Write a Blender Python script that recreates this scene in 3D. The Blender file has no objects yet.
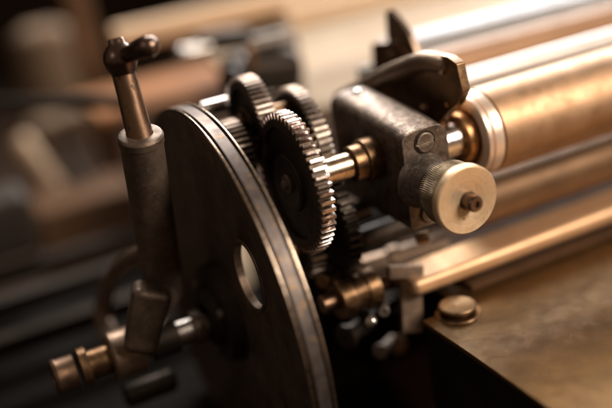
import bpy, bmesh, math, random
from mathutils import Vector, Matrix, noise as mnoise
random.seed(7)
S = bpy.context.scene
COL = S.collection
PI = math.pi

# ------------------------------------------------------------------ camera
CAM = Vector((-.2183, -.5404, .2088))
th, el, ro = (math.radians(a) for a in (23.0, 21.15, 9.02))
FWD = Vector((math.sin(th)*math.cos(el), math.cos(th)*math.cos(el), -math.sin(el)))
_R = Vector((math.cos(th), -math.sin(th), 0)); _U = _R.cross(FWD)
RGT = math.cos(ro)*_R - math.sin(ro)*_U
UPV = math.sin(ro)*_R + math.cos(ro)*_U
FPX = 900.0
def at(u, v, d=None, x=None, y=None, z=None):
    """point seen at photo pixel (u,v), at depth d or on a plane x / y / z"""
    r = FWD + RGT*((u-306)/FPX) - UPV*((v-204)/FPX)
    if d is None:
        d = (x-CAM.x)/r.x if x is not None else (y-CAM.y)/r.y if y is not None else (z-CAM.z)/r.z
    return CAM + r*d

cd = bpy.data.cameras.new('camera'); cam = bpy.data.objects.new('camera', cd); COL.objects.link(cam)
m = Matrix((RGT, UPV, -FWD)).transposed().to_4x4(); m.translation = CAM
cam.matrix_world = m
cd.sensor_width = 36; cd.lens = 36*FPX/612; cd.clip_start = .01; cd.clip_end = 60
cd.dof.use_dof = True; cd.dof.focus_distance = .597; cd.dof.aperture_fstop = 1.4; cd.dof.aperture_blades = 0
S.camera = cam

# ------------------------------------------------------------------ materials
def node(nt, t, **k):
    n = nt.nodes.new(t)
    for a, b in k.items(): setattr(n, a, b)
    return n
def metal(name, c1, c2, rough=(.25, .5), metallic=1.0, scale=90, bump=.15, wear=None, wear_r=.0012, spots=None, fine=900, stretch=None, dist=.0004, spot_amt=(.6,.68), spot_rough=.6):
    """two-tone patinated metal: c1/c2 blotches, roughness variation, micro bump, optional polished edges and dust spots"""
    mt = bpy.data.materials.new(name); mt.use_nodes = True; nt = mt.node_tree; L = nt.links
    b = nt.nodes['Principled BSDF']
    tc = node(nt, 'ShaderNodeTexCoord'); src = tc.outputs['Object']
    if stretch:
        mp = node(nt, 'ShaderNodeMapping'); mp.inputs['Scale'].default_value = stretch; L.new(src, mp.inputs[0]); src = mp.outputs[0]
    n1 = node(nt, 'ShaderNodeTexNoise'); n1.inputs['Scale'].default_value = scale; n1.inputs['Detail'].default_value = 8; n1.inputs['Roughness'].default_value = .65
    L.new(src, n1.inputs[0])
    r1 = node(nt, 'ShaderNodeMapRange'); r1.inputs[1].default_value = .35; r1.inputs[2].default_value = .65
    L.new(n1.outputs[0], r1.inputs[0])
    mx = node(nt, 'ShaderNodeMix', data_type='RGBA'); mx.inputs['A'].default_value = (*c1, 1); mx.inputs['B'].default_value = (*c2, 1)
    L.new(r1.outputs[0], mx.inputs['Factor']); colr = mx.outputs['Result']
    n2 = node(nt, 'ShaderNodeTexNoise'); n2.inputs['Scale'].default_value = fine; n2.inputs['Detail'].default_value = 4
    L.new(src, n2.inputs[0])
    n3 = node(nt, 'ShaderNodeTexNoise'); n3.inputs['Scale'].default_value = scale*2.7; n3.inputs['Detail'].default_value = 6; L.new(src, n3.inputs[0])
    rr = node(nt, 'ShaderNodeMapRange'); rr.inputs[1].default_value = .3; rr.inputs[2].default_value = .7
    rr.inputs[3].default_value = rough[0]; rr.inputs[4].default_value = rough[1]; L.new(n3.outputs[0], rr.inputs[0])
    rough_out = rr.outputs[0]; met_out = None
    if spots:
        n4 = node(nt, 'ShaderNodeTexNoise'); n4.inputs['Scale'].default_value = scale*4.5; n4.inputs['Detail'].default_value = 5; n4.inputs['Roughness'].default_value = .7
        L.new(src, n4.inputs[0])
        s4 = node(nt, 'ShaderNodeMapRange'); s4.inputs[1].default_value = spot_amt[0]; s4.inputs[2].default_value = spot_amt[1]; L.new(n4.outputs[0], s4.inputs[0])
        m2 = node(nt, 'ShaderNodeMix', data_type='RGBA'); m2.inputs['B'].default_value = (*spots, 1)
        L.new(s4.outputs[0], m2.inputs['Factor']); L.new(colr, m2.inputs['A']); colr = m2.outputs['Result']
        m3 = node(nt, 'ShaderNodeMix'); L.new(s4.outputs[0], m3.inputs['Factor']); L.new(rough_out, m3.inputs['A']); m3.inputs['B'].default_value = spot_rough; rough_out = m3.outputs['Result']
    if wear:
        bv = node(nt, 'ShaderNodeBevel', samples=4); bv.inputs[0].default_value = wear_r
        ge = node(nt, 'ShaderNodeNewGeometry')
        dp = node(nt, 'ShaderNodeVectorMath', operation='DOT_PRODUCT'); L.new(bv.outputs[0], dp.inputs[0]); L.new(ge.outputs['Normal'], dp.inputs[1])
        wr = node(nt, 'ShaderNodeMapRange'); wr.inputs[1].default_value = .99; wr.inputs[2].default_value = .86; L.new(dp.outputs['Value'], wr.inputs[0])
        ml = node(nt, 'ShaderNodeMath', operation='MULTIPLY'); L.new(wr.outputs[0], ml.inputs[0])
        w2 = node(nt, 'ShaderNodeMapRange'); w2.inputs[1].default_value = .35; w2.inputs[2].default_value = .55; w2.inputs[3].default_value = .25; L.new(n3.outputs[0], w2.inputs[0]); L.new(w2.outputs[0], ml.inputs[1])
        m4 = node(nt, 'ShaderNodeMix', data_type='RGBA'); m4.inputs['B'].default_value = (*wear, 1)
        L.new(ml.outputs[0], m4.inputs['Factor']); L.new(colr, m4.inputs['A']); colr = m4.outputs['Result']
    L.new(colr, b.inputs['Base Color']); L.new(rough_out, b.inputs['Roughness'])
    b.inputs['Metallic'].default_value = metallic
    ad = node(nt, 'ShaderNodeMath', operation='ADD'); L.new(n3.outputs[0], ad.inputs[0])
    mm = node(nt, 'ShaderNodeMath', operation='MULTIPLY'); L.new(n2.outputs[0], mm.inputs[0]); mm.inputs[1].default_value = .5; L.new(mm.outputs[0], ad.inputs[1])
    bp = node(nt, 'ShaderNodeBump'); bp.inputs['Strength'].default_value = bump; bp.inputs['Distance'].default_value = dist
    L.new(ad.outputs[0], bp.inputs['Height']); L.new(bp.outputs[0], b.inputs['Normal'])
    return mt

M = {}
M['wheel'] = metal('blackened_wheel_iron', (.095,.066,.050), (.18,.125,.09), (.36,.54), .6, 45, .25, wear=(.5,.4,.32), wear_r=.0008)
M['rim_band'] = metal('worn_rim_steel', (.17,.148,.142), (.125,.103,.095), (.36,.55), .85, 45, .3, spots=(.30,.19,.10), spot_amt=(.55,.66), spot_rough=.5)
M['edge'] = metal('polished_rim_edge', (.80,.66,.54), (.60,.47,.37), (.22,.36), 1, 120, .1)
M['castiron'] = metal('dark_cast_iron', (.10,.073,.056), (.20,.145,.11), (.36,.55), .55, 60, .6, wear=(.42,.35,.29), wear_r=.0010, spots=(.20,.17,.14), spot_amt=(.60,.70), dist=.0007)
M['blockiron'] = metal('worn_block_iron', (.085,.066,.055), (.26,.20,.16), (.32,.58), .7, 85, 1.0, wear=(.70,.62,.52), wear_r=.0011, spots=(.42,.30,.20), spot_amt=(.60,.70), dist=.0005)
M['armiron'] = metal('rubbed_cast_iron', (.24,.17,.125), (.36,.26,.19), (.32,.5), .8, 60, .5, dist=.0006)
M['dusty'] = metal('dusty_cast_iron', (.085,.066,.055), (.15,.12,.10), (.42,.6), .5, 60, .8, spots=(.30,.265,.235), spot_amt=(.50,.72), spot_rough=.8, dist=.0005)
M['nutiron'] = metal('dull_brown_nut', (.09,.055,.035), (.15,.09,.055), (.38,.54), .85, 60, .4)
M['gearweb'] = metal('greasy_gear_iron', (.040,.032,.026), (.065,.05,.04), (.33,.5), .8, 70, .15, wear=(.3,.24,.18), wear_r=.0007)
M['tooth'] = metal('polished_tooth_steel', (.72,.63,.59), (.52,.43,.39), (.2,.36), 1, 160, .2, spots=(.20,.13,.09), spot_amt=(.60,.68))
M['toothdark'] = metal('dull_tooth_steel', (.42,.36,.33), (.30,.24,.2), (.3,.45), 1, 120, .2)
M['bronze'] = metal('oiled_bronze', (.40,.235,.12), (.25,.14,.07), (.28,.45), 1, 90, .2, spots=(.12,.07,.04))
M['darkbronze'] = metal('dark_bronze', (.30,.18,.095), (.15,.088,.048), (.26,.46), .95, 70, .3, wear=(.75,.5,.3), wear_r=.001)
M['shaft'] = metal('warm_shaft_steel', (.66,.52,.40), (.55,.40,.28), (.2,.32), 1, 60, .12, spots=(.3,.18,.1), spot_amt=(.62,.7))
M['stem'] = metal('bronzed_stem', (.34,.215,.145), (.24,.145,.095), (.3,.44), 1, 60, .3, spots=(.08,.055,.045), spot_amt=(.56,.64), stretch=(1,1,.35))
M['handle'] = metal('handled_dark_steel', (.14,.095,.08), (.20,.135,.105), (.24,.36), .95, 80, .35, spots=(.07,.05,.045))
M['silver'] = metal('bright_steel', (.78,.75,.73), (.66,.62,.60), (.18,.3), 1, 60, .08)
M['brass'] = metal('pale_lacquered_brass', (.96,.73,.50), (.88,.65,.42), (.34,.50), .6, 110, .12, spots=(.45,.30,.16), spot_amt=(.60,.70), wear=(.9,.8,.6), wear_r=.0007)
M['brassdirty'] = metal('grimy_knurled_brass', (.30,.225,.14), (.12,.09,.06), (.38,.58), .9, 260, .4, spots=(.5,.4,.26), spot_amt=(.6,.68))
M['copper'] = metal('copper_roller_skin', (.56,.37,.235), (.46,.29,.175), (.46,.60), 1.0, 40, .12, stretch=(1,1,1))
M['bronzecap'] = metal('warm_bronze_cap', (.62,.34,.16), (.45,.24,.11), (.3,.42), 1, 60, .15)
M['copperpale'] = metal('pale_copper_ring', (.90,.74,.62), (.86,.68,.56), (.32,.42), .6, 60, .08)
M['plate'] = metal('tarnished_brass_plate', (.175,.102,.042), (.125,.074,.032), (.40,.54), .9, 40, .35, spots=(.24,.165,.085), spot_amt=(.62,.80), spot_rough=.4, dist=.0003)
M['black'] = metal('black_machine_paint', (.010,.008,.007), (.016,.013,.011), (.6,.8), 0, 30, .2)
M['blackiron'] = metal('black_greasy_iron', (.03,.024,.02), (.05,.038,.03), (.35,.55), .6, 60, .3)
M['greyiron'] = metal('grey_machined_iron', (.27,.235,.21), (.18,.15,.13), (.4,.6), .7, 50, .3)
M['wood'] = metal('pale_wood', (.85,.62,.42), (.76,.53,.34), (.45,.6), 0, 12, .1, stretch=(.2,1,1))
M['shadebronze'] = metal('shaded_bronze_roller', (.20,.115,.06), (.14,.08,.042), (.4,.55), .6, 20, .1)  # bronze with the shade under the copper roller put into its colour
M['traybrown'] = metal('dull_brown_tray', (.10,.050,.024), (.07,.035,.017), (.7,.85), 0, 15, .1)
M['dimbrown'] = metal('dim_brown_paint', (.17,.092,.05), (.12,.068,.038), (.6,.8), 0, 12, .1)
M['brownwood'] = metal('brown_wood', (.42,.185,.07), (.30,.13,.05), (.5,.7), 0, 12, .1)
M['cream'] = metal('cream_card', (.50,.385,.265), (.44,.34,.23), (.55,.7), 0, 6, .05)
M['floor'] = metal('dim_workshop_floor', (.05,.03,.02), (.03,.02,.014), (.6,.8), 0, 3, .05)
M['greige'] = metal('greige_cloth', (.27,.195,.135), (.22,.16,.115), (.7,.9), 0, 5, .05)
M['teal'] = metal('grey_brown_paint', (.045,.036,.028), (.032,.026,.021), (.5,.7), .1, 12, .05)
M['rollbrown'] = metal('brown_composition_roller', (.42,.25,.15), (.36,.21,.125), (.4,.5), .3, 20, .05)
M['white'] = metal('painted_sheen_steel', (.90,.90,.91), (.84,.84,.85), (.28,.38), .3, 20, .05)  # white base stands in for the window's reflection on the steel rod
M['dullwhite'] = metal('dull_silver_bar', (.30,.30,.32), (.24,.24,.26), (.4,.5), .3, 20, .05)
M['bar'] = metal('warm_brass_bar', (.74,.50,.31), (.66,.43,.26), (.46,.56), .7, 30, .06)
for k, v in (('cream',.15),('wood',.25),('brownwood',.2),('greige',.1),('black',.06),('floor',.1),('teal',.25),('rollbrown',.2), ('traybrown',.12), ('dimbrown',.15),('blackiron',.3)):
    M[k].node_tree.nodes['Principled BSDF'].inputs['Specular IOR Level'].default_value = v
# engraved mesh bump on the copper roller: fine rings round its length
def add_rings(mt, freq=2600):
    nt = mt.node_tree; L = nt.links; b = nt.nodes['Principled BSDF']
    tc = node(nt, 'ShaderNodeTexCoord'); w = node(nt, 'ShaderNodeTexWave', wave_type='BANDS', bands_direction='X'); w.inputs['Scale'].default_value = freq/20; w.inputs['Distortion'].default_value = .6; w.inputs['Detail'].default_value = 2
    L.new(tc.outputs['Object'], w.inputs[0])
    old = b.inputs['Normal'].links[0].from_socket
    bp = node(nt, 'ShaderNodeBump'); bp.inputs['Strength'].default_value = .2; bp.inputs['Distance'].default_value = .00006
    L.new(w.outputs[1], bp.inputs['Height']); L.new(old, bp.inputs['Normal']); L.new(bp.outputs[0], b.inputs['Normal'])
add_rings(M['copper'], 9000)

def add_turning(mt, freq=1500, amt=.35, axis='Y'):
    """lathe rings: 1-D noise of the distance from the turning axis drives roughness, colour and bump"""
    nt = mt.node_tree; L = nt.links; b = nt.nodes['Principled BSDF']
    tc = node(nt, 'ShaderNodeTexCoord'); mp = node(nt, 'ShaderNodeMapping'); mp.inputs['Scale'].default_value = (1,0,1) if axis == 'Y' else (0,1,1) if axis == 'X' else (1,1,0)
    L.new(tc.outputs['Object'], mp.inputs[0])
    ln = node(nt, 'ShaderNodeVectorMath', operation='LENGTH'); L.new(mp.outputs[0], ln.inputs[0])
    nz = node(nt, 'ShaderNodeTexNoise', noise_dimensions='1D'); nz.inputs['Scale'].default_value = freq; nz.inputs['Detail'].default_value = 4
    L.new(ln.outputs['Value'], nz.inputs['W'])
    old = b.inputs['Normal'].links[0].from_socket
    bp = node(nt, 'ShaderNodeBump'); bp.inputs['Strength'].default_value = amt; bp.inputs['Distance'].default_value = .00015
    L.new(nz.outputs[0], bp.inputs['Height']); L.new(old, bp.inputs['Normal']); L.new(bp.outputs[0], b.inputs['Normal'])
    oc = b.inputs['Base Color'].links[0].from_socket
    mr = node(nt, 'ShaderNodeMapRange'); mr.inputs[1].default_value = .35; mr.inputs[2].default_value = .65; mr.inputs[3].default_value = .78; mr.inputs[4].default_value = 1.04
    L.new(nz.outputs[0], mr.inputs[0])
    mx = node(nt, 'ShaderNodeVectorMath', operation='SCALE'); L.new(oc, mx.inputs[0]); L.new(mr.outputs[0], mx.inputs['Scale']); L.new(mx.outputs[0], b.inputs['Base Color'])
def add_scratches(mt, colr, scale=60, ratio=40, angs=(.3,1.2,2.2), amt=.5):
    """thin directional scratches in a few directions, lighter and shinier than the tarnish"""
    nt = mt.node_tree; L = nt.links; b = nt.nodes['Principled BSDF']
    tc = node(nt, 'ShaderNodeTexCoord'); tot = None
    for a in angs:
        mp = node(nt, 'ShaderNodeMapping'); mp.inputs['Rotation'].default_value = (0,0,a); L.new(tc.outputs['Object'], mp.inputs[0])
        m2 = node(nt, 'ShaderNodeMapping'); m2.inputs['Scale'].default_value = (1,ratio,1); L.new(mp.outputs[0], m2.inputs[0])
        nz = node(nt, 'ShaderNodeTexNoise'); nz.inputs['Scale'].default_value = scale; nz.inputs['Detail'].default_value = 3; L.new(m2.outputs[0], nz.inputs[0])
        mr = node(nt, 'ShaderNodeMapRange'); mr.inputs[1].default_value = .67; mr.inputs[2].default_value = .74; mr.inputs[4].default_value = amt; L.new(nz.outputs[0], mr.inputs[0])
        if tot is None: tot = mr.outputs[0]
        else:
            mm = node(nt, 'ShaderNodeMath', operation='MAXIMUM'); L.new(tot, mm.inputs[0]); L.new(mr.outputs[0], mm.inputs[1]); tot = mm.outputs[0]
    oc = b.inputs['Base Color'].links[0].from_socket
    mx = node(nt, 'ShaderNodeMix', data_type='RGBA'); mx.inputs['B'].default_value = (*colr, 1); L.new(tot, mx.inputs['Factor']); L.new(oc, mx.inputs['A']); L.new(mx.outputs['Result'], b.inputs['Base Color'])
add_turning(M['brass'], 1400, .4)
add_turning(M['wheel'], 500, .3, 'X')
add_scratches(M['plate'], (.26,.18,.09), 35, 60, amt=.3)
add_scratches(M['copper'], (.85,.66,.48), 40, 40, (.2,1.3), .35)

# ------------------------------------------------------------------ mesh helpers
def finish(name, bm, mats, parent=None, angle=32, bevel=0, seg=2):
    bmesh.ops.remove_doubles(bm, verts=bm.verts, dist=1e-6)
    bmesh.ops.recalc_face_normals(bm, faces=bm.faces)
    me = bpy.data.meshes.new(name); bm.to_mesh(me); bm.free()
    for p in me.polygons: p.use_smooth = True
    try: me.set_sharp_from_angle(angle=math.radians(angle))
    except Exception: pass
    if not isinstance(mats, (list, tuple)): mats = [mats]
    for k in mats: me.materials.append(M[k])
    o = bpy.data.objects.new(name, me); COL.objects.link(o)
    if parent: o.parent = parent
    if bevel:
        md = o.modifiers.new('bevel', 'BEVEL'); md.width = bevel; md.segments = seg; md.limit_method = 'ANGLE'; md.angle_limit = math.radians(30); md.harden_normals = True
    return o
def frame(axis):
    a = Vector(axis).normalized()
    h = Vector((0,0,1)) if abs(a.z) < .9 else Vector((0,1,0))
    u = (h - a*h.dot(a)).normalized(); v = a.cross(u)
    return a, u, v
def lathe(bm, c, axis, prof, n=64, mi=None):
    """prof: list of (t along axis, radius); radius 0 closes"""
    c = Vector(c); a, u, v = frame(axis); rings = []
    for t, r in prof:
        if r <= 1e-7: rings.append([bm.verts.new(c+a*t)])
        else: rings.append([bm.verts.new(c + a*t + (u*math.cos(2*PI*k/n)+v*math.sin(2*PI*k/n))*r) for k in range(n)])
    for i in range(len(rings)-1):
        A, B = rings[i], rings[i+1]
        for k in range(n):
            l = (k+1) % n
            if len(A) == 1 and len(B) == 1: continue
            if len(A) == 1: f = bm.faces.new((A[0], B[k], B[l]))
            elif len(B) == 1: f = bm.faces.new((A[k], B[0], A[l]))
            else: f = bm.faces.new((A[k], B[k], B[l], A[l]))
            if mi: f.material_index = mi[i]
    return bm
def cyl(bm, a, b, r, r2=None, n=48, ch=.0006):
    a, b = Vector(a), Vector(b); r2 = r if r2 is None else r2; h = (b-a).length; ch = min(ch, h*.3, r*.4)
    return lathe(bm, a, b-a, [(0,0),(0,r-ch),(ch,r),(h-ch,r2),(h,r2-ch),(h,0)], n)
def box(bm, c, s, M3=None):
    vs = bmesh.ops.create_cube(bm, size=1)['verts']
    for v in vs:
        p = Vector((v.co.x*s[0], v.co.y*s[1], v.co.z*s[2]))
        if M3: p = M3 @ p
        v.co = p + Vector(c)
    return bm
def prism(bm, pts, axis, lo, hi):
    """pts: 2D outline in the two other coordinates"""
    def P(p, t):
        return {'x': (t, p[0], p[1]), 'y': (p[0], t, p[1]), 'z': (p[0], p[1], t)}[axis]
    A = [bm.verts.new(P(p, lo)) for p in pts]; B = [bm.verts.new(P(p, hi)) for p in pts]
    bm.faces.new(A); bm.faces.new(B[::-1])
    for i in range(len(pts)):
        j = (i+1) % len(pts); bm.faces.new((A[i], A[j], B[j], B[i]))
    return bm
def sweep(bm, pts, radii, n=24, flat=1.0, sub=6):
    """smooth tube through pts with varying radius, rounded ends"""
    P = [Vector(p) for p in pts]; path = []; rad = []
    for i in range(len(P)-1):
        p0 = P[max(i-1,0)]; p1 = P[i]; p2 = P[i+1]; p3 = P[min(i+2,len(P)-1)]
        for k in range(sub):
            t = k/sub
            path.append(.5*((2*p1)+(p2-p0)*t+(2*p0-5*p1+4*p2-p3)*t*t+(3*p1-p0-3*p2+p3)*t**3)); rad.append(radii[i]*(1-t)+radii[i+1]*t)
    path.append(P[-1]); rad.append(radii[-1])
    rings = []; up = None; N = len(path)
    full = []
    T0 = (path[1]-path[0]).normalized(); T1 = (path[-1]-path[-2]).normalized()
    for s in (1, .8, .5): full.append((path[0]-T0*rad[0]*math.sin(math.acos(1-s) if s<1 else PI/2)*1.0*s*.9, rad[0]*(1-s)+.00001, T0))
    full = []
    for q in (90, 65, 40, 18):
        q = math.radians(q); full.append((path[0]-T0*rad[0]*math.sin(q), rad[0]*math.cos(q)+1e-6, T0))
    for i in range(N):
        T = (path[min(i+1,N-1)]-path[max(i-1,0)]).normalized(); full.append((path[i], rad[i], T))
    for q in (18, 40, 65, 90):
        q = math.radians(q); full.append((path[-1]+T1*rad[-1]*math.sin(q), rad[-1]*math.cos(q)+1e-6, T1))
    for p, r, T in full:
        if up is None: up = frame(T)[1]
        up = (up - T*up.dot(T)).normalized(); v = T.cross(up)
        rings.append([bm.verts.new(p + up*math.cos(2*PI*k/n)*r + v*math.sin(2*PI*k/n)*r*flat) for k in range(n)])
    for A, B in zip(rings, rings[1:]):
        for k in range(n): bm.faces.new((A[k], B[k], B[(k+1)%n], A[(k+1)%n]))
    bm.faces.new(rings[0][::-1]); bm.faces.new(rings[-1])
    return bm
def thing(name, label, cat, loc=(0,0,0), group=None):
    o = bpy.data.objects.new(name, None); COL.objects.link(o); o.location = loc; o.empty_display_size = .01
    o['label'] = label; o['category'] = cat
    if group: o['group'] = group
    return o
def tag(o, label, cat, group=None):
    o['label'] = label; o['category'] = cat
    if group: o['group'] = group
    return o
NB = bmesh.new
def loc_root(name, label, cat, loc, group=None):
    """root empty at loc; its parts are built in world space and re-expressed relative to it by reparent()"""
    return thing(name, label, cat, loc, group)
def part(name, bm, mats, root, angle=32, bevel=0, seg=2, world=True):
    """build in world coordinates, then shift to the root's local frame"""
    if world:
        off = root_world(root)
        bmesh.ops.translate(bm, verts=bm.verts, vec=-off)
    return finish(name, bm, mats, root, angle, bevel, seg)
def root_world(o):
    v = Vector((0,0,0))
    while o: v += o.location; o = o.parent
    return v
def solo(name, bm, mats, label, cat, origin, group=None, angle=32, bevel=0, seg=2):
    bmesh.ops.translate(bm, verts=bm.verts, vec=-Vector(origin))
    o = finish(name, bm, mats, None, angle, bevel, seg); o.location = origin
    return tag(o, label, cat, group)

# ------------------------------------------------------------------ gears
def toothed_ring(R, x0, x1, nt, depth, rin, rec, back=True):
    """spur gear ring along X centred on the origin; material 0 = polished teeth, 1 = greasy faces; rec = web recess depth"""
    bm = NB(); N = nt
    prof = []
    p = 2*PI/N
    for k in range(N):
        a = k*p
        for f, r in ((-.29, R-depth), (-.235, R-depth*.45), (-.175, R-depth*.06), (-.15, R), (.15, R), (.175, R-depth*.06), (.235, R-depth*.45), (.29, R-depth)):
            prof.append((a+f*p, r))
    ch = .0005
    def ring(x, dr=0, scale=None):
        out = []
        for a, r in prof:
            rr = (r-dr) if scale is None else scale
            out.append(bm.verts.new((x, rr*math.cos(a), rr*math.sin(a))))
        return out
    rings = [ring(x0+rec, scale=rin), ring(x0, scale=rin+.0006), ring(x0, ch), ring(x0+ch, 0), ring(x1-ch, 0), ring(x1, ch), ring(x1, scale=rin+.0006), ring(x1-rec, scale=rin)]
    mi = [1, 1, 0, 0, 0, 1, 1]
    n = len(prof)
    for i in range(len(rings)-1):
        A, B = rings[i], rings[i+1]
        for k in range(n):
            f = bm.faces.new((A[k], A[(k+1)%n], B[(k+1)%n], B[k])); f.material_index = 1 if (k % 8 == 7 and mi[i] == 0) else mi[i]
    return bm
def gear(name, label, loc, R, w, nt, depth, mats=('tooth','gearweb'), rim=.006, hub=.36, group=None, rot=0, holes=0, shaft=None, shaftmat='shaft', bolt=True):
    """gear centred on loc (front face at loc.x); axis X"""
    t = thing(name, label, 'gear', loc, group)
    rin = R-depth-rim; rec = w*.22
    bm = toothed_ring(R, 0, w, nt, depth, rin, rec)
    if rot: bmesh.ops.rotate(bm, verts=bm.verts, cent=(0,0,0), matrix=Matrix.Rotation(rot, 3, 'X'))
    finish('toothed_rim', bm, list(mats), t, angle=28)
    wb = lathe(NB(), (0,0,0), (1,0,0), [(rec*1.0,0),(rec*1.0,rin*.55),(rec*1.25,rin*.62),(rec*1.25,rin+.0004),(w-rec*1.2,rin+.0004),(w-rec,rin*.6),(w-rec,0)], 72)
    finish('web', wb, mats[1], t)
    rh = R*hub
    hb = lathe(NB(), (0,0,0), (1,0,0), [(rec*.2,0),(rec*.2,rh*.72),(rec*.0,rh*.80),(rec*.0,rh*.95),(rec*.25,rh),(rec*1.2,rh+.0006),(w-rec*1.1,rh+.0006),(w-rec*.2,rh*.9),(w+.001,rh*.86),(w+.001,0)], 64)
    finish('hub', hb, mats[1], t)
    if bolt:
        bb = lathe(NB(), (0,0,0), (1,0,0), [(-.0042,0),(-.0042,.0026),(-.0034,.0036),(-.0015,.0040),(-.0015,.0062),(-.0008,.0068),(rec*.3,.0068),(rec*.3,0)], 32)
        finish('retaining_screw', bb, 'greyiron', t)
    if shaft:
        finish('shaft', cyl(NB(), (shaft[0],0,0), (shaft[1],0,0), shaft[2]), shaftmat, t)
    return t

g = gear('spur_gear', 'sharp toothed gear in front with dark dished face on a coppery shaft', (0,0,0), .0505, .0106, 54, .0046, rot=.03, hub=.40)
# stepped shaft of the main gear
sh = lathe(NB(), (0,0,0), (1,0,0), [(.0112,0),(.0112,.0125),(.017,.0130),(.0185,.0105),(.030,.0098),(.0305,.0093),(.0515,.0093),(.0515,0)], 48)
finish('shaft', sh, 'shaft', g)
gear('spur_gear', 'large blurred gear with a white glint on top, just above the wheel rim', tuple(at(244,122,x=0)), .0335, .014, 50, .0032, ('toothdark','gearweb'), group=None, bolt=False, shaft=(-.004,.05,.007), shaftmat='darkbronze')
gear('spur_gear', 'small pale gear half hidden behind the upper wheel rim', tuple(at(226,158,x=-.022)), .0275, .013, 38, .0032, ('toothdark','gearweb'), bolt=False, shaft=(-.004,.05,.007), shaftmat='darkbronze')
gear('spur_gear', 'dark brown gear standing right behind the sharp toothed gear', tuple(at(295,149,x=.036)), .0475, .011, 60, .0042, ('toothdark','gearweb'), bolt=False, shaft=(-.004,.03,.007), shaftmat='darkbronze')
gear('spur_gear', 'dark gear in shadow below the coppery shaft', tuple(at(322,222,x=.034)), .044, .010, 42, .0042, ('blackiron','blackiron'), bolt=False, shaft=(-.004,.04,.007), shaftmat='blackiron')
gear('spur_gear', 'small blurred gear peeping out under the sharp toothed gear', tuple(at(300,252,x=.012)), .021, .012, 20, .0042, ('toothdark','gearweb'), bolt=False, shaft=(-.03,.05,.006), shaftmat='darkbronze')

# ------------------------------------------------------------------ hand wheel
WY, WZ = .0515, -.1033
WR = .1584
wh = thing('flywheel', 'big dark iron flywheel with a grooved steel rim and a round hole', 'wheel', (-.05, WY, WZ))
# rim: left flange edge, groove, wide band, groove, right flange edge
x0, x1 = 0, .0155
rim_prof = [(.0042,.128),(.0035,.146),(.0006,.1525),(0,.1545),(0,WR-.0009),(.0005,WR),(.0013,WR),(.0015,WR-.0006),(.0016,WR-.0064),(.0036,WR-.0064),(.0038,WR-.0012),(.0040,WR-.0006),(.0118,WR-.0006),(.0122,WR-.0010),(.0124,WR-.0036),(.0136,WR-.0036),(.0138,WR-.0005),(.0140,WR),(.0150,WR),(.0155,WR-.0007),(.0155,.150),(.012,.146),(.0091,.128)]
mi = [0,0,0,0,1,1,1,0,0,0,2,2,2,0,0,0,1,1,1,0,0,0]
bm = lathe(NB(), (0,0,0), (1,0,0), rim_prof, 256, mi)
finish('rim', bm, ['wheel','edge','rim_band'], wh, angle=25)
# web disc with holes (boolean)
hw = at(243,278,x=-.05); hy, hz = hw.y-WY, hw.z-WZ; hr = math.hypot(hy,hz); ha = math.atan2(hz,hy)
bm = lathe(NB(), (0,0,0), (1,0,0), [(.0045,0),(.0045,.030),(.0050,.05),(.0043,.1285),(.0090,.1285),(.0090,.05),(.0090,0)], 200)
web = finish('web', bm, 'wheel', wh, angle=30)
cutters = []
for k in range(1):
    a = ha
    b2 = cyl(NB(), (-.02, hr*math.cos(a), hr*math.sin(a)), (.04, hr*math.cos(a), hr*math.sin(a)), .0232, n=96)
    c = finish('cut', b2, 'wheel', wh); cutters.append(c)
    md = web.modifiers.new('b', 'BOOLEAN'); md.operation = 'DIFFERENCE'; md.object = c; md.solver = 'EXACT'
bpy.context.view_layer.update()
dg = bpy.context.evaluated_depsgraph_get()
nm = bpy.data.meshes.new_from_object(web.evaluated_get(dg)); web.modifiers.clear(); web.data = nm
for c in cutters: bpy.data.objects.remove(c, do_unlink=True)
for k in range(1):
    a = ha; cy, cz = hr*math.cos(a), hr*math.sin(a)
    bm = lathe(NB(), (0,cy,cz), (1,0,0), [(.0092,.0230),(.0040,.0230),(.0036,.0234),(.0036,.0252),(.0042,.0258),(.0050,.0259),(.0092,.0259),(.0092,.0230)], 96)
    finish('hole_lip', bm, 'wheel', wh)
bm = lathe(NB(), (0,0,0), (1,0,0), [(.006,.040),(-.006,.037),(-.007,.034),(-.007,.024),(-.013,.022),(-.0135,.0205),(-.0135,.0125)], 96)
finish('hub', bm, 'blackiron', wh)
for k in range(3):
    a = .6 + k*2*PI/3
    bm = lathe(NB(), (-.007, .029*math.cos(a), .029*math.sin(a)), (-1,0,0), [(0,.0042),(.003,.0042),(.0038,.0034),(.0038,0)], 24)
    finish('hub_screw', bm, 'greyiron', wh)
# axle
AZ = WZ-.005
ax = thing('axle', 'short bright axle sticking out of the flywheel hub', 'axle', (-.05, WY, AZ))
finish('shaft', cyl(NB(), (-.105,0,0), (.012,0,0), .0092), 'silver', ax)
bm = lathe(NB(), (0,0,0), (1,0,0), [(-.0245,.0087),(-.0245,.0125),(-.024,.013),(-.0175,.013),(-.017,.0125),(-.017,.0087)], 64)
bm2 = lathe(NB(), (0,0,0), (1,0,0), [(-.058,.0087),(-.058,.0125),(-.0575,.013),(-.038,.013),(-.0372,.0122),(-.0372,.0087)], 64)
finish('collar', bm2, 'blackiron', ax)
finish('collar', bm, 'castiron', ax)
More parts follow.
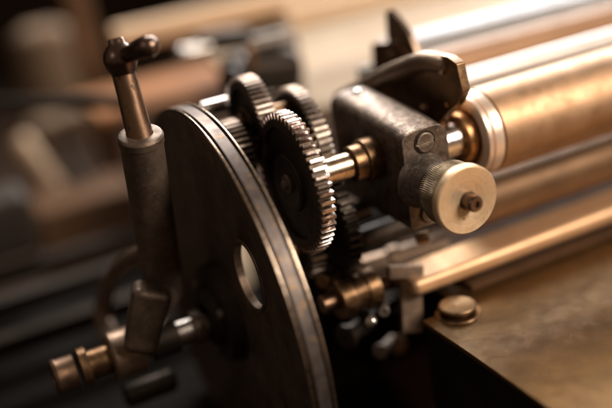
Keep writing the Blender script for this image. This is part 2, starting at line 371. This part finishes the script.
# bronze knurled nut at the axle end
kx = -.168
nt_ = thing('bronze_nut', 'brown bronze nut with a brighter band on the axle end, lower left', 'nut', (kx, WY, AZ))
finish('body', lathe(NB(), (-.012,0,0), (1,0,0), [(.003,0),(.003,.0085),(.0006,.0095),(0,.0112),(.001,.0126),(.003,.0130),(.0045,.0122),(.016,.0122),(.0165,.0114),(.0165,0)], 96), 'nutiron', nt_)
finish('band', lathe(NB(), (.0045,0,0), (1,0,0), [(.003,.010),(.003,.0134),(.0040,.0142),(.0088,.0142),(.0096,.0134),(.0096,.0105),(.026,.0105),(.026,0)], 96), 'darkbronze', nt_)

# ------------------------------------------------------------------ lever
LX = -.087
head = at(120,57,x=LX); col = at(140,133,x=LX); bot = at(164,286,x=LX)
lv = thing('hand_lever', 'upright lever with bronze stem and short dark ball handle in front of the flywheel', 'lever', tuple(at(150,330,x=LX)))
dirv = (head-col).normalized(); k = 1/ (900/ (head-CAM).dot(FWD))
def pxr(p, r): return r*(p-CAM).dot(FWD)/FPX
rS = pxr(head, 12.3); rT = pxr(col, 22.5)
# tube
L = (col-bot).length; ax_t = (col-bot).normalized()
bm = lathe(NB(), bot, ax_t, [(-.006,0),(-.006,rT*.93),(0,rT*.98),(L*.3,rT*.98),(L-.0085,rT*.98),(L-.0075,rT*.985),(L-.0066,rT*1.03),(L-.0022,rT*1.03),(L-.0006,rT*.96),(L,rT*.86),(L,rS*1.12),(L-.002,rS*1.05),(L-.002,0)], 64)
part('tube', bm, 'castiron', lv)
st = (head-col)
bm = lathe(NB(), col-ax_t*.004, (head-col), [(0,0),(0,rS*1.13),(st.length*.5,rS*1.02),(st.length+.002,rS*.96),(st.length+.002,0)], 48)
part('stem', bm, 'stem', lv)
# head: a rounded knuckle with a flat-topped stub and the ball handle pointing at the viewer's right
up = dirv
bm = NB(); hrad = pxr(head, 17)
lathe(bm, head, up, [(-hrad*1.05,0),(-hrad*1.05,rS*.92),(-hrad*.98,rS*1.02),(-hrad*.78,hrad*.80),(-hrad*.5,hrad*.93),(-hrad*.1,hrad),(hrad*.35,hrad*.90),(hrad*.7,hrad*.62),(hrad*.80,hrad*.52),(hrad*1.02,hrad*.50),(hrad*1.10,hrad*.44),(hrad*1.10,0)], 48)
part('knuckle', bm, 'handle', lv, angle=50)
tip = at(148.5,46.5,d=(head-CAM).dot(FWD)-.026)
dv = (tip-head)
bm = NB(); rb = pxr(tip, 11.4)
Lh = dv.length
lathe(bm, head, dv, [(0,0),(0,rb*.74),(Lh*.40,rb*.80),(Lh*.62,rb*.88),(Lh*.8,rb*.97)] + [(Lh + rb*math.sin(q), rb*math.cos(q)) for q in [math.radians(a) for a in (0,15,30,44,56,66,74,82)]] + [(Lh+rb,0)], 40)
part('ball_handle', bm, 'handle', lv, angle=50)
# boss gripping the axle, C-shaped arm and hook
BX = -.126
bm = lathe(NB(), (BX-.012, WY, AZ), (1,0,0), [(0,.0087),(0,.0165),(.0018,.0183),(.0215,.0183),(.024,.0165),(.024,.0087)], 64)
part('boss', bm, 'armiron', lv)
bm = NB(); sweep(bm, [at(152,252,x=LX-.004), at(130,260,x=LX-.012), at(112,278,x=LX-.022), at(104,302,x=LX-.030), at(106,328,x=BX+.004), at(118,344,x=BX)], [.0075,.0072,.0076,.0080,.0086,.0095], flat=.9)
part('curved_arm', bm, 'armiron', lv)
c0 = at(153,286,x=LX-.013); c1 = at(139,350,x=BX+.006); d = (c0-c1).normalized(); u = (Vector((1,-.25,0)) - d*Vector((1,-.25,0)).dot(d)).normalized()
bm = NB(); box(bm, (c0+c1)/2, (.0285, .028, (c0-c1).length), Matrix((u, d.cross(u), d)).transposed())
for v in bm.verts:
    if (v.co-c1).length < (v.co-c0).length: v.co = c1 + (v.co-c1)*.82
part('clevis', bm, 'castiron', lv, bevel=.0062, seg=4)
bm = NB(); sweep(bm, [bot+ax_t*.006, bot-ax_t*.004, at(160,304,x=LX-.010), at(152,322,x=LX-.020)], [rT*.9, rT*.88, rT*.7, rT*.6])
part('foot', bm, 'castiron', lv)
p0 = at(139,392,x=-.12)
bm = cyl(NB(), p0-Vector((.012,0,0)), p0+Vector((.03,0,0)), .0095, ch=.003)
solo('dark_stud', bm, 'blackiron', 'dark stud end below the grey spacer ring at the bottom left', 'stud', tuple(p0))

# ------------------------------------------------------------------ bearing block
bx0, bx1, by0, by1, bz0, bz1 = .070, .1065, -.040, .062, -.0455, .0255
bk = thing('bearing_block', 'worn dark iron bearing block with a slotted screw and rounded top', 'bearing block', ((bx0+bx1)/2, 0, bz0))
bm = NB()
# outline in x-z, rounded top
def rounded(x0,x1,z0,z1,rl,rr,rb=.002):
    pts = [(x0+rb,z0),(x0,z0+rb)]
    for q in range(0,91,10): a = math.radians(180-q); pts.append((x0+rl+rl*math.cos(a), z1-rl*.55+rl*.55*math.sin(a)))
    for q in range(0,91,10): a = math.radians(90-q); pts.append((x1-rr+rr*math.cos(a), z1-rr+rr*math.sin(a)))
    pts += [(x1,z0+rb),(x1-rb,z0)]
    return pts
outl = rounded(bx0,bx1,bz0,bz1,.013,.010)
ys = [by0, -.025, -.01, .01, .03, .05, by1]
top_add = [0, .0026, .0046, .0066, .0084, .0102, .0104]
rings = []
for y, ta in zip(ys, top_add):
    rings.append([bm.verts.new((x, y, z + (ta*max(0,(z-bz0)/(bz1-bz0))))) for x, z in outl])
for A, B in zip(rings, rings[1:]):
    for i in range(len(outl)):
        j = (i+1) % len(outl); bm.faces.new((A[i], A[j], B[j], B[i]))
bm.faces.new(rings[0]); bm.faces.new(rings[-1][::-1])
part('housing', bm, 'blockiron', bk, angle=40, bevel=.0007)
# slotted screws in the front face
def slotted(c, r, ang, root, nm='slotted_screw', mat='greyiron'):
    bm = NB(); c = Vector(c)
    h = r*.30; g = r*.15
    M3 = Matrix.Rotation(ang, 3, 'Y')
    for s in (1, -1):
        n = 24; pts = []
        a0 = math.asin(g/r)
        for q in range(n+1):
            a = a0 + (PI-2*a0)*q/n; pts.append(Vector((r*math.cos(a), 0, s*r*math.sin(a))))
        def lay(y, k): return [bm.verts.new(c + M3 @ Vector((p.x*k, y, s*g + (p.z-s*g)*k))) for p in pts]
        A = lay(0, 1); B = lay(-h*.75, 1); D = lay(-h, .9)
        bm.faces.new(D)
        for P, Q in ((A,B),(B,D)):
            for i in range(len(P)):
                j = (i+1) % len(P); bm.faces.new((P[i], P[j], Q[j], Q[i]))
    lathe(bm, c, (0,-1,0), [(-.001,0),(-.001,r*.98),(h*.12,r*.98),(h*.12,0)], 48)
    o = part(nm, bm, mat, root, angle=30)
    b2 = lathe(NB(), c, (0,-1,0), [(-.0005,r*1.22),(.0006,r*1.20),(.0006,r*1.07),(.0001,r*1.05)], 48)
    r2 = part('screw_seat', b2, 'blackiron', root); return o
sc = at(424.5,142,y=by0)
slotted((sc.x, by0, sc.z), pxr(sc, 10.2), math.radians(-3), bk, mat='blockiron')
sc2 = at(428,213,y=by0)
slotted((sc2.x, by0, sc2.z), pxr(sc2, 8.2), math.radians(70), bk, mat='blockiron')
# boss for the knob
kX, kZ = .0838, -.0118
bm = lathe(NB(), (kX, by0, kZ), (0,-1,0), [(-.001,.0205),(.0006,.0195),(.003,.0180),(.010,.0172),(.018,.0166),(.0195,.0160),(.0195,.0130),(.040,.0130)], 64)
part('boss', bm, 'dusty', bk)
# bronze bush where the gear shaft enters
bm = lathe(NB(), (0,0,0), (1,0,0), [(.049,.0095),(.049,.0122),(.0498,.0130),(.0575,.0132),(.0582,.0150),(.0590,.0158),(.0702,.0158)], 64)
part('bush', bm, 'darkbronze', bk)
# oil plug on the back top corner
op = at(357,90,x=.088)
bm = lathe(NB(), op-Vector((0,0,.006)), (0,0,1), [(0,.0045),(.0045,.0045),(.0058,.0038),(.0066,.0024),(.007,0)], 32)
part('oil_plug', bm, 'silver', bk)

# knob
kn = thing('adjusting_knob', 'round pale brass knob with knurled edge and a steel pin', 'knob', (kX, by0-.0195, kZ))
def knurl(c, y0, y1, r, n, amp):
    bm = NB(); c = Vector(c); N = n*4; ls = []
    for y, dr in ((y0, .0012), (y0-.0008, 0), (y1+.0008, 0), (y1, .0012)):
        ring = []
        for k in range(N):
            a = 2*PI*k/N; rr = r-dr+ (amp*(1 if (k%4) in (0,1) else -1) if dr == 0 else 0)
            ring.append(bm.verts.new(c+Vector((rr*math.cos(a), y, rr*math.sin(a)))))
        ls.append(ring)
    for A, B in zip(ls, ls[1:]):
        for k in range(N): bm.faces.new((A[k], A[(k+1)%N], B[(k+1)%N], B[k]))
    bm.faces.new(ls[0]); bm.faces.new(ls[-1][::-1]); return bm
part('knurled_skirt', knurl((kX,0,kZ), -.0615, -.0700, .0180, 80, .00022), 'brassdirty', kn, angle=20)
part('knurled_band', knurl((kX,0,kZ), -.0698, -.0835, .0218, 96, .00018), 'brassdirty', kn, angle=20)
bm = lathe(NB(), (kX,0,kZ), (0,-1,0), [(.0825,0),(.0825,.0212),(.0845,.0216),(.0850,.0228),(.0856,.0233),(.0902,.0233),(.0908,.0228),(.0911,.0221),(.0909,.0214),(.0909,.0062),(.0905,.0055),(.0905,0)], 128)
part('face_disc', bm, 'brass', kn)
bm = lathe(NB(), (kX+.0006,0,kZ-.0006), (0,-1,0), [(.0900,.0064),(.0912,.0063),(.0918,.0058),(.0950,.0057),(.0985,.0055),(.0998,.0046),(.0999,.0024),(.0980,.0018),(.0980,0)], 48)
part('centre_pin', bm, 'handle', kn)
bm = lathe(NB(), (kX-.004,0,kZ-.0118), (0,-1,0), [(.0908,0),(.0908,.0009),(.0912,.0007),(.0912,0)], 20)
part('dot_mark', bm, 'darkbronze', kn)

# ------------------------------------------------------------------ copper roller and its bronze end plate
rc = at(471,134,x=.145); RY, RZ = rc.y, rc.z; RR = .0322
rl = thing('copper_roller', 'thick copper roller with a pale ring at its end, right of the knob', 'roller', (.138, RY, RZ))
bm = lathe(NB(), (0,0,0), (1,0,0), [(.0144,0),(.0144,RR-.0010),(.0152,RR),(.9,RR),(.9,0)], 160)
finish('barrel', bm, 'copper', rl)
bm = lathe(NB(), (0,0,0), (1,0,0), [(.0005,.0225),(-.0005,.0250),(.0002,RR-.0042),(.0016,RR-.0020),(.0046,RR-.0016),(.0052,RR-.0030),(.0058,RR-.0030),(.0064,RR-.0012),(.0134,RR-.0006),(.0142,RR-.0016),(.0144,.024)], 160)
finish('end_collar', bm, 'copperpale', rl)
bm = lathe(NB(), (0,0,0), (1,0,0), [(-.007,.0125),(-.007,.0175),(-.006,.0187),(.002,.0200),(.003,.0230)], 96)
finish('end_cap', bm, 'bronzecap', rl)
finish('journal', cyl(NB(), (-.036,0,0), (.004,0,0), .0126), 'silver', rl)
# bronze side plate behind the block
PX = .122
def yz(u, v, x=PX):
    p = at(u, v, x=x); return (p.y, p.z)
outp = [yz(366,92), yz(388,78), yz(412,64), yz(432,54), yz(447,57), yz(456,64), yz(459,78), yz(462,92), yz(457,104), yz(449,112), yz(440,122), yz(436,150), yz(400,160), yz(370,140)]
pl = thing('bronze_bracket', 'angular dark bronze bracket between the bearing block and the copper roller', 'bracket', (PX, outp[0][0], outp[0][1]))
bm = prism(NB(), outp, 'x', PX, PX+.0075)
part('plate', bm, 'darkbronze', pl, bevel=.0010)
# thick sloping arm along the plate's upper edge
bm = NB(); sweep(bm, [at(344,99,x=.098), at(368,86,x=.108), at(398,71,x=.116), at(426,61,x=.1215), at(444,64,x=.1245)], [.0085,.0082,.0078,.0074,.0060], flat=1.25)
part('arm', bm, 'armiron', pl)
for (uu, vv, rr, mt) in ((443,72,3.2,'shaft'), (424,140-32,4.5,'shaft'), (448,104,3,'bronze')):
    p = at(uu, vv, x=PX); r = pxr(p, rr)
    bm = lathe(NB(), p, (-1,0,0), [(-.001,r),(.002,r),(.003,r*.6),(.003,0)], 24)
    part('rivet', bm, mt, pl)
# curved finger rising behind
fx = .150
def fz(u, v): p = at(u, v, x=fx); return (p.y, p.z)
fo = [fz(385,12), fz(390,9), fz(399,20), fz(408,33), fz(414,48), fz(418,62), fz(400,66), fz(388,52), fz(386,34)]
fg = thing('stop_finger', 'dark curved metal finger standing up above the bronze bracket', 'finger', (fx, fo[5][0], fo[5][1]))
part('blade', prism(NB(), fo, 'x', fx, fx+.005), 'armiron', fg, bevel=.001)
tb = [fz(376,42), fz(402,40), fz(414,58), fz(404,80), fz(378,84)]
part('tab', prism(NB(), tb, 'x', fx-.005, fx-.0005), 'darkbronze', fg, bevel=.001)
p = at(391,53,x=fx-.005); bm = lathe(NB(), p, (-1,0,0), [(-.0005,.0035),(.0015,.0034),(.0022,.002),(.0022,0)], 24)
part('rivet', bm, 'shaft', fg)

# ------------------------------------------------------------------ rods and rollers beyond, all along X
def xrod(name, label, cat, u, v, x0, x1, d, r, mat, group=None, caps=True, ends=.001):
    p = at(u, v, d=d); bm = cyl(NB(), (x0, p.y, p.z), (x1, p.y, p.z), r, n=96, ch=ends)
    return solo(name, bm, mat, label, cat, (x0, p.y, p.z), group)
xrod('steel_rod', 'bright steel rod running along the top of the copper roller', 'rod', 540, 58, .16, 1.1, .745, .0076, 'white')
xrod('brown_roller', 'brown roller between the bright steel rod and the flat silver bar', 'roller', 540, 42, .19, 1.3, .84, .0165, 'rollbrown')
# silver flat bar further back
p = at(540, 8, d=.90)
bm = box(NB(), (p.x+.37, p.y, p.z), (1.1, .034, .010)); bm2 = bm
solo('silver_bar', bm, 'dullwhite', 'broad silver bar at the top right behind the brown roller', 'bar', (p.x-.2, p.y, p.z), bevel=.003)
p = at(540, 24, d=.86)
bm = box(NB(), (p.x+.35, p.y, p.z-.002), (1.1, .008, .010))
solo('dark_rail', bm, 'blackiron', 'thin dark rail along the lower edge of the broad silver bar', 'rail', (p.x-.2, p.y, p.z), bevel=.001)
# under the copper roller
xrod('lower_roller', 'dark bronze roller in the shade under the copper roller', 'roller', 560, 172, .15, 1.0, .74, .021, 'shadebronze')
p = at(545, 237, d=.70)
q0 = at(408,284,y=p.y).x
bm = box(NB(), (q0+.5, p.y+.010, p.z), (1.0, .036, .014))
solo('brass_bar', bm, 'bar', 'warm glowing brass bar along the back of the brass plate', 'bar', (q0, p.y, p.z), bevel=.0058, )

# ------------------------------------------------------------------ brass plate on black body
M['nutbrass'] = metal('worn_brass_screw', (.38,.26,.15), (.26,.175,.10), (.38,.54), .9, 90, .2)
M['white'] = metal('painted_sheen_steel', (.90,.90,.91), (.84,.84,.85), (.28,.38), .3, 20, .05)
TZ = -.112
tc = at(421.8,320.8,z=TZ)
bd = thing('brass_topped_bed', 'black machine bed with a tarnished brass top plate at the lower right', 'machine bed', (tc.x, tc.y, TZ-.004))
bm = NB()
pts = [(tc.x, tc.y), (tc.x+.034, tc.y), (tc.x+.034, tc.y+.05), (tc.x+.9, tc.y+.05), (tc.x+.9, tc.y-.5), (tc.x, tc.y-.5)]
part('top_plate', prism(bm, pts, 'z', TZ-.0035, TZ), 'plate', bd, bevel=.0008)
pts = [(tc.x+.0012, tc.y-.0012), (tc.x+.0352, tc.y-.0012), (tc.x+.0352, tc.y+.0488), (tc.x+.9, tc.y+.0488), (tc.x+.9, tc.y-.5), (tc.x+.0012, tc.y-.5)]
part('body', prism(NB(), pts, 'z', TZ-.16, TZ-.0036), 'black', bd, bevel=.001)
# brass thumb screw on the plate corner
ts = at(458,313,z=TZ)
th_ = thing('thumb_screw', 'small round brass thumb screw on the corner of the plate', 'screw', (ts.x, ts.y, TZ))
part('washer', lathe(NB(), (ts.x,ts.y,TZ), (0,0,1), [(.0002,0),(.0002,.0165),(.0012,.0160),(.0012,0)], 48), 'darkbronze', th_)
part('head', lathe(NB(), (ts.x,ts.y,TZ), (0,0,1), [(.0013,0),(.0013,.009),(.004,.0095),(.0042,.0125),(.0046,.0133),(.0064,.0135),(.0070,.0131),(.0073,.0122),(.0071,.0118),(.0069,.003),(.0066,.0022),(.0066,0)], 64), 'nutbrass', th_)

# ------------------------------------------------------------------ dim mechanism between the wheel and the bed
bs = at(336,300,d=.66)
q = thing('bronze_bush', 'dim bronze bush on a copper pin right of the flywheel rim', 'bush', tuple(bs))
part('sleeve', lathe(NB(), bs, (1,0,0), [(0,.007),(0,.0145),(.001,.0155),(.010,.0155),(.011,.013),(.022,.013),(.023,.015),(.032,.015),(.033,.007)], 56), 'darkbronze', q)
part('pin', cyl(NB(), bs-Vector((.012,0,0)), bs+Vector((.12,0,0)), .0069), 'stem', q)
bl = at(371,322,d=.645)
bm = lathe(NB(), bl, (-.5,-.8,.3), [(-.03,.003),(0,.003),(0,.0046),(.0016,.0044),(.003,.0034),(.0038,.002),(.004,0)], 24)
solo('domed_bolt', bm, 'silver', 'small bright domed bolt low down beside the grey bracket', 'bolt', tuple(bl))
b0 = at(410,275,d=.665); b1 = at(412,333,d=.665)
bm = NB(); d = (b0-b1).normalized(); u = Vector((.95,-.3,0)).normalized(); u = (u-d*u.dot(d)).normalized()
M3 = Matrix((u, d.cross(u), d)).transposed()
box(bm, (b0+b1)/2, (.016, .010, (b0-b1).length), M3)
box(bm, b0+Vector((-.004,.0,.004)), (.026, .014, .010), M3)
solo('grey_bracket', bm, 'armiron', 'grey bracket leg standing just left of the brass plate corner', 'bracket', tuple(b1), bevel=.0012)
p = at(386,300,d=.70)
bm = NB(); box(bm, p, (.05,.03,.012)); 
solo('cross_link', bm, 'blackiron', 'black link bar joining the bronze bush to the grey bracket', 'link', tuple(p), bevel=.002)
p = at(360,240,d=.70); bm = cyl(NB(), p, p+Vector((.16,0,0)), .009)
solo('dark_shaft', bm, 'blackiron', 'dark shaft in shadow below the bearing block', 'shaft', tuple(p))
p = at(388,262,d=.72); bm = NB(); lathe(bm, p, (.9,-.3,.1), [(-.02,.01),(0,.010),(.002,.012),(.010,.012),(.012,.010),(.05,.010)], 40)
solo('steel_collar', bm, 'armiron', 'dull steel collar in the gap below the bearing block', 'collar', tuple(p))
p = at(420,238,d=.66); bm = lathe(NB(), p, (.9,-.4,0), [(-.004,0),(-.003,.0032),(0,.0045),(.006,.0045),(.006,0)], 24)
solo('copper_pin', bm, 'bronze', 'small copper pin end just below the bearing block', 'pin', tuple(p))
for (nm, lb, cat, u, v, d_, ax_, r_, L_, mt) in (
    ('hex_stud', 'dim brass stud just right of the flywheel rim above the bronze bush', 'stud', 322, 282, .66, (-.8,-.5,.1), .0055, .03, 'darkbronze'),
    ('grub_screw', 'tiny dark steel screw between the bronze bush and the grey bracket', 'screw', 384, 312, .65, (-.5,-.8,.2), .0040, .02, 'greyiron'),
    ('oil_cup', 'small dim bronze oil cup in the gap left of the bearing block foot', 'oil cup', 352, 268, .68, (-.3,-.6,.7), .0062, .02, 'bronze'),
    ('round_spacer', 'dark round spacer low in the shadow below the bronze bush', 'spacer', 345, 338, .68, (-.9,-.4,.0), .0100, .03, 'blackiron'),
    ('lower_stud', 'dim steel stud deep in the shadow left of the black bed', 'stud', 380, 352, .70, (-.7,-.6,.2), .0060, .03, 'greyiron'),
    ('copper_washer', 'faint copper washer in the dark left of the brass plate corner', 'washer', 398, 345, .72, (-.6,-.7,.3), .0075, .008, 'darkbronze')):
    p = at(u, v, d=d_)
    bm = lathe(NB(), p, ax_, [(-L_,0),(-L_,r_*.7),(-.003,r_*.7),(-.003,r_),(-.0006,r_),(0,r_*.88),(0,r_*.35),(-.0012,r_*.3),(-.0012,0)], 32)
    solo(nm, bm, mt, lb, cat, tuple(p))
# main side frame: black casting that carries everything, behind and below
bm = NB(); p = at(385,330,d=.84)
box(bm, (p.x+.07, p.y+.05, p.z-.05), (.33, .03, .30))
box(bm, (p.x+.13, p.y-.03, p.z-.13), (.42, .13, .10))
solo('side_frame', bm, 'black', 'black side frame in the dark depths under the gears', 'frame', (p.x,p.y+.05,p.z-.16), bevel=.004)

# ------------------------------------------------------------------ blurred background
def board(name, label, cat, u, v, d, sx, sy, sz, mat, rot=(0,0,0), group=None, bevel=.002):
    p = at(u, v, d=d); M3 = Matrix.Rotation(rot[2],3,'Z') @ Matrix.Rotation(rot[1],3,'Y') @ Matrix.Rotation(rot[0],3,'X')
    bm = box(NB(), p, (sx,sy,sz), M3)
    return solo(name, bm, mat, label, cat, tuple(p), group, bevel=bevel)
# cream feed board under the wooden bars
board('feed_board', 'blurred cream feed board behind the bearing block', 'board', 470, 25, 1.12, .62, .26, .012, 'cream', (math.radians(8),0,0))
# wooden bars
p = at(225,14,d=1.15); L0 = at(104,44,d=1.15)
bm = cyl(NB(), (L0.x, p.y, p.z), (L0.x+1.2, p.y, p.z), .0155, n=48, ch=.002)
solo('wooden_bar', bm, 'wood', 'long pale wooden bar crossing the top left of the picture', 'bar', (L0.x,p.y,p.z))
p = at(284,20,d=1.0)
bm = cyl(NB(), (p.x, p.y, p.z), (p.x+1.0, p.y, p.z), .0115, n=48, ch=.002)
solo('wooden_bar', bm, 'wood', 'thinner wooden bar ending above the dark casting at top centre', 'bar', tuple(p))
# silver rod end
p = at(182,53,d=.92); bm = lathe(NB(), p, (1,0,.0), [(-.0070,0),(-.0068,.0014),(-.0060,.0034),(-.0045,.0053),(-.0024,.0065),(0,.0070),(.004,.0070),(.005,.0055),(.030,.0055),(.030,0)], 32)
solo('steel_stub', bm, 'silver', 'short steel stub, a round pale spot under the long wooden bar', 'stub', tuple(p))
# dark castings top centre
p = at(200,111,x=-.02); bm = cyl(NB(), p, p+Vector((.028,0,0)), .0062, ch=.002)
solo('bright_pin', bm, 'silver', 'bright pin between the top of the flywheel and the large blurred gear', 'pin', tuple(p))
board('dark_casting', 'dark blurred casting under the thinner wooden bar', 'casting', 262, 72, .92, .085, .05, .045, 'blackiron', (.0,.12,.1), bevel=.016)
board('dark_lug', 'small dark lug reaching left from the casting towards the wooden bar', 'lug', 222, 40, .95, .06, .03, .022, 'blackiron', (0,.1,0), bevel=.004)
p = at(292,92,d=.95); p2 = at(283,36,d=.95)
bm = cyl(NB(), p, p2, .0145, n=40, ch=.003)
solo('grey_post', bm, 'greyiron', 'short blurred grey post behind the gears at top centre', 'post', tuple(p))
board('wood_plate', 'orange brown wooden plate behind the top of the flywheel', 'plate', 180, 86, 1.15, .25, .16, .01, 'brownwood', (0,0,0))
board('cream_sheet', 'pale sheet seen through the round hole of the flywheel', 'sheet', 246, 262, .92, .055, .12, .006, 'cream')
p = at(250,46,d=.90); bm = cyl(NB(), p, p+Vector((.05,0,.0)), .009, n=32, ch=.002)
solo('dark_roller_end', bm, 'greyiron', 'short dark cylinder lying on top of the blurred casting', 'cylinder', tuple(p))
p = at(251,58,d=.86); bm = box(NB(), p, (.006,.012,.022))
solo('brass_tab', bm, 'bronze', 'small upright brass tab in front of the blurred casting', 'tab', tuple(p), bevel=.001)
p = at(232,78,d=.86); bm = lathe(NB(), p, (-.6,-.8,0), [(-.03,.007),(0,.007),(.001,.0115),(.006,.0115),(.007,.009),(.007,0)], 24)
solo('black_knob', bm, 'blackiron', 'small black knob low on the left of the blurred casting', 'knob', tuple(p))

# left side
board('cloth_bundle', 'soft greige cloth bundle in the blurred upper left', 'cloth', 52, 75, 1.5, .10, .08, .17, 'greige', bevel=.03)
board('wooden_post', 'dark orange brown upright post in the blurred left background', 'post', 104, 120, 1.35, .035, .04, .42, 'dimbrown', bevel=.004)
p = at(-30,104,d=.95); p2 = at(128,101,d=.9)
bm = cyl(NB(), p, p2, .0075, n=32)
solo('dark_rod', bm, 'blackiron', 'dark horizontal rod passing behind the lever on the left', 'rod', tuple(p2))
board('pale_sheet', 'pale blurred sheet low behind the dark horizontal rod', 'sheet', 62, 130, 1.45, .11, .05, .06, 'greige', (0,0,.4), bevel=.012)
p = at(20,140,d=1.3); p2 = at(112,268,d=1.25)
bm = cyl(NB(), p, p2, .014, n=32)
solo('leaning_strut', bm, 'wood', 'leaning pale strut in the blurred left background', 'strut', tuple(p2))
p = at(62,140,d=1.28); p2 = at(120,250,d=1.22)
bm = cyl(NB(), p, p2, .007, n=32)
solo('leaning_strut', bm, 'blackiron', 'leaning dark strut beside the pale one on the left', 'strut', tuple(p2))
board('grey_housing', 'dark grey machine housing at the left edge of the picture', 'housing', 0, 222, 1.0, .07, .08, .07, 'teal', bevel=.014)
for i, (v, d, lb, mt) in enumerate(((262,1.0,'upper dark rail of three at the lower left','blackiron'), (292,.92,'middle rail of three at the lower left, slightly lighter','teal'), (330,.86,'lowest dark rail of three at the lower left','blackiron'))):
    p = at(50, v, d=d); bm = box(NB(), (p.x, p.y, p.z), (.40,.02,.020))
    solo('rail', bm, mt, lb, 'rail', tuple(p), 'rails at the lower left', bevel=.003)
board('rust_box', 'dim brown box behind the rails on the left', 'box', 90, 230, 1.25, .14, .10, .12, 'dimbrown', bevel=.01)

bm = NB(); p = at(60,400,d=.80)
box(bm, (p.x-.05, p.y+.10, p.z-.10), (.62,.42,.16))
solo('added_dark_box', bm, 'black', 'black box added to keep the lower left dark under the rails', 'machine bed', (p.x,p.y+.1,p.z-.18), bevel=.004)  # added dark body that makes the lower left read as black
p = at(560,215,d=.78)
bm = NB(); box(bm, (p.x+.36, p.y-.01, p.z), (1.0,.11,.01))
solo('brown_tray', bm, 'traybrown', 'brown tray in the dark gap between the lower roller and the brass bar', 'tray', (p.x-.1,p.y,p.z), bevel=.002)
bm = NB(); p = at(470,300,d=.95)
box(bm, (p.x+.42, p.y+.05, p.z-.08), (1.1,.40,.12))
solo('dark_gap_filler', bm, 'traybrown', 'dark box added to darken the gap behind the brass plate', 'frame', (p.x,p.y,p.z-.14), bevel=.003)  # added dark box that covers the lit floor behind the plate
# ground: workshop floor/bench under all
bm = NB(); box(bm, (0,1.5,-.62), (12,12,.02))
fl = finish('floor', bm, 'floor'); fl['kind'] = 'structure'
bm = NB(); box(bm, (.8,5.5,1.5), (14,.05,5))
wl = finish('back_wall', bm, 'floor'); wl['kind'] = 'structure'

# ------------------------------------------------------------------ light
w = bpy.data.worlds.new('World'); S.world = w; w.use_nodes = True
bg = w.node_tree.nodes['Background']; bg.inputs[0].default_value = (.95,.64,.42,1); bg.inputs[1].default_value = .12
def area(name, loc, target, sx, sy, power, colr):
    l = bpy.data.lights.new(name, 'AREA'); l.shape = 'RECTANGLE'; l.size = sx; l.size_y = sy; l.energy = power; l.color = colr
    o = bpy.data.objects.new(name, l); COL.objects.link(o); o.location = loc
    o.rotation_euler = (Vector(target)-Vector(loc)).to_track_quat('-Z','Y').to_euler(); return o
area('window_light', (1.75,1.9,1.05), (.1,.05,0), 1.7, 1.1, 80, (1,.96,.93))
area('high_window_light', (.7,1.6,1.75), (.1,.1,0), 1.1, .6, 52, (1,.91,.82))
area('key_lamp', (.75,-1.0,.75), (.1,0,0), .5, .5, 22, (1,.84,.68))
area('left_fill', (-1.2,-.3,.9), (-.05,.1,0), .4, .4, 1.1, (1,.86,.74))

# ------------------------------------------------------------------ render
S.render.engine = 'CYCLES'
S.view_settings.view_transform = 'Standard'; S.view_settings.look = 'None'; S.view_settings.exposure = 0; S.view_settings.gamma = 1
S.cycles.max_bounces = 8
S.render.resolution_x = 1024; S.render.resolution_y = 683
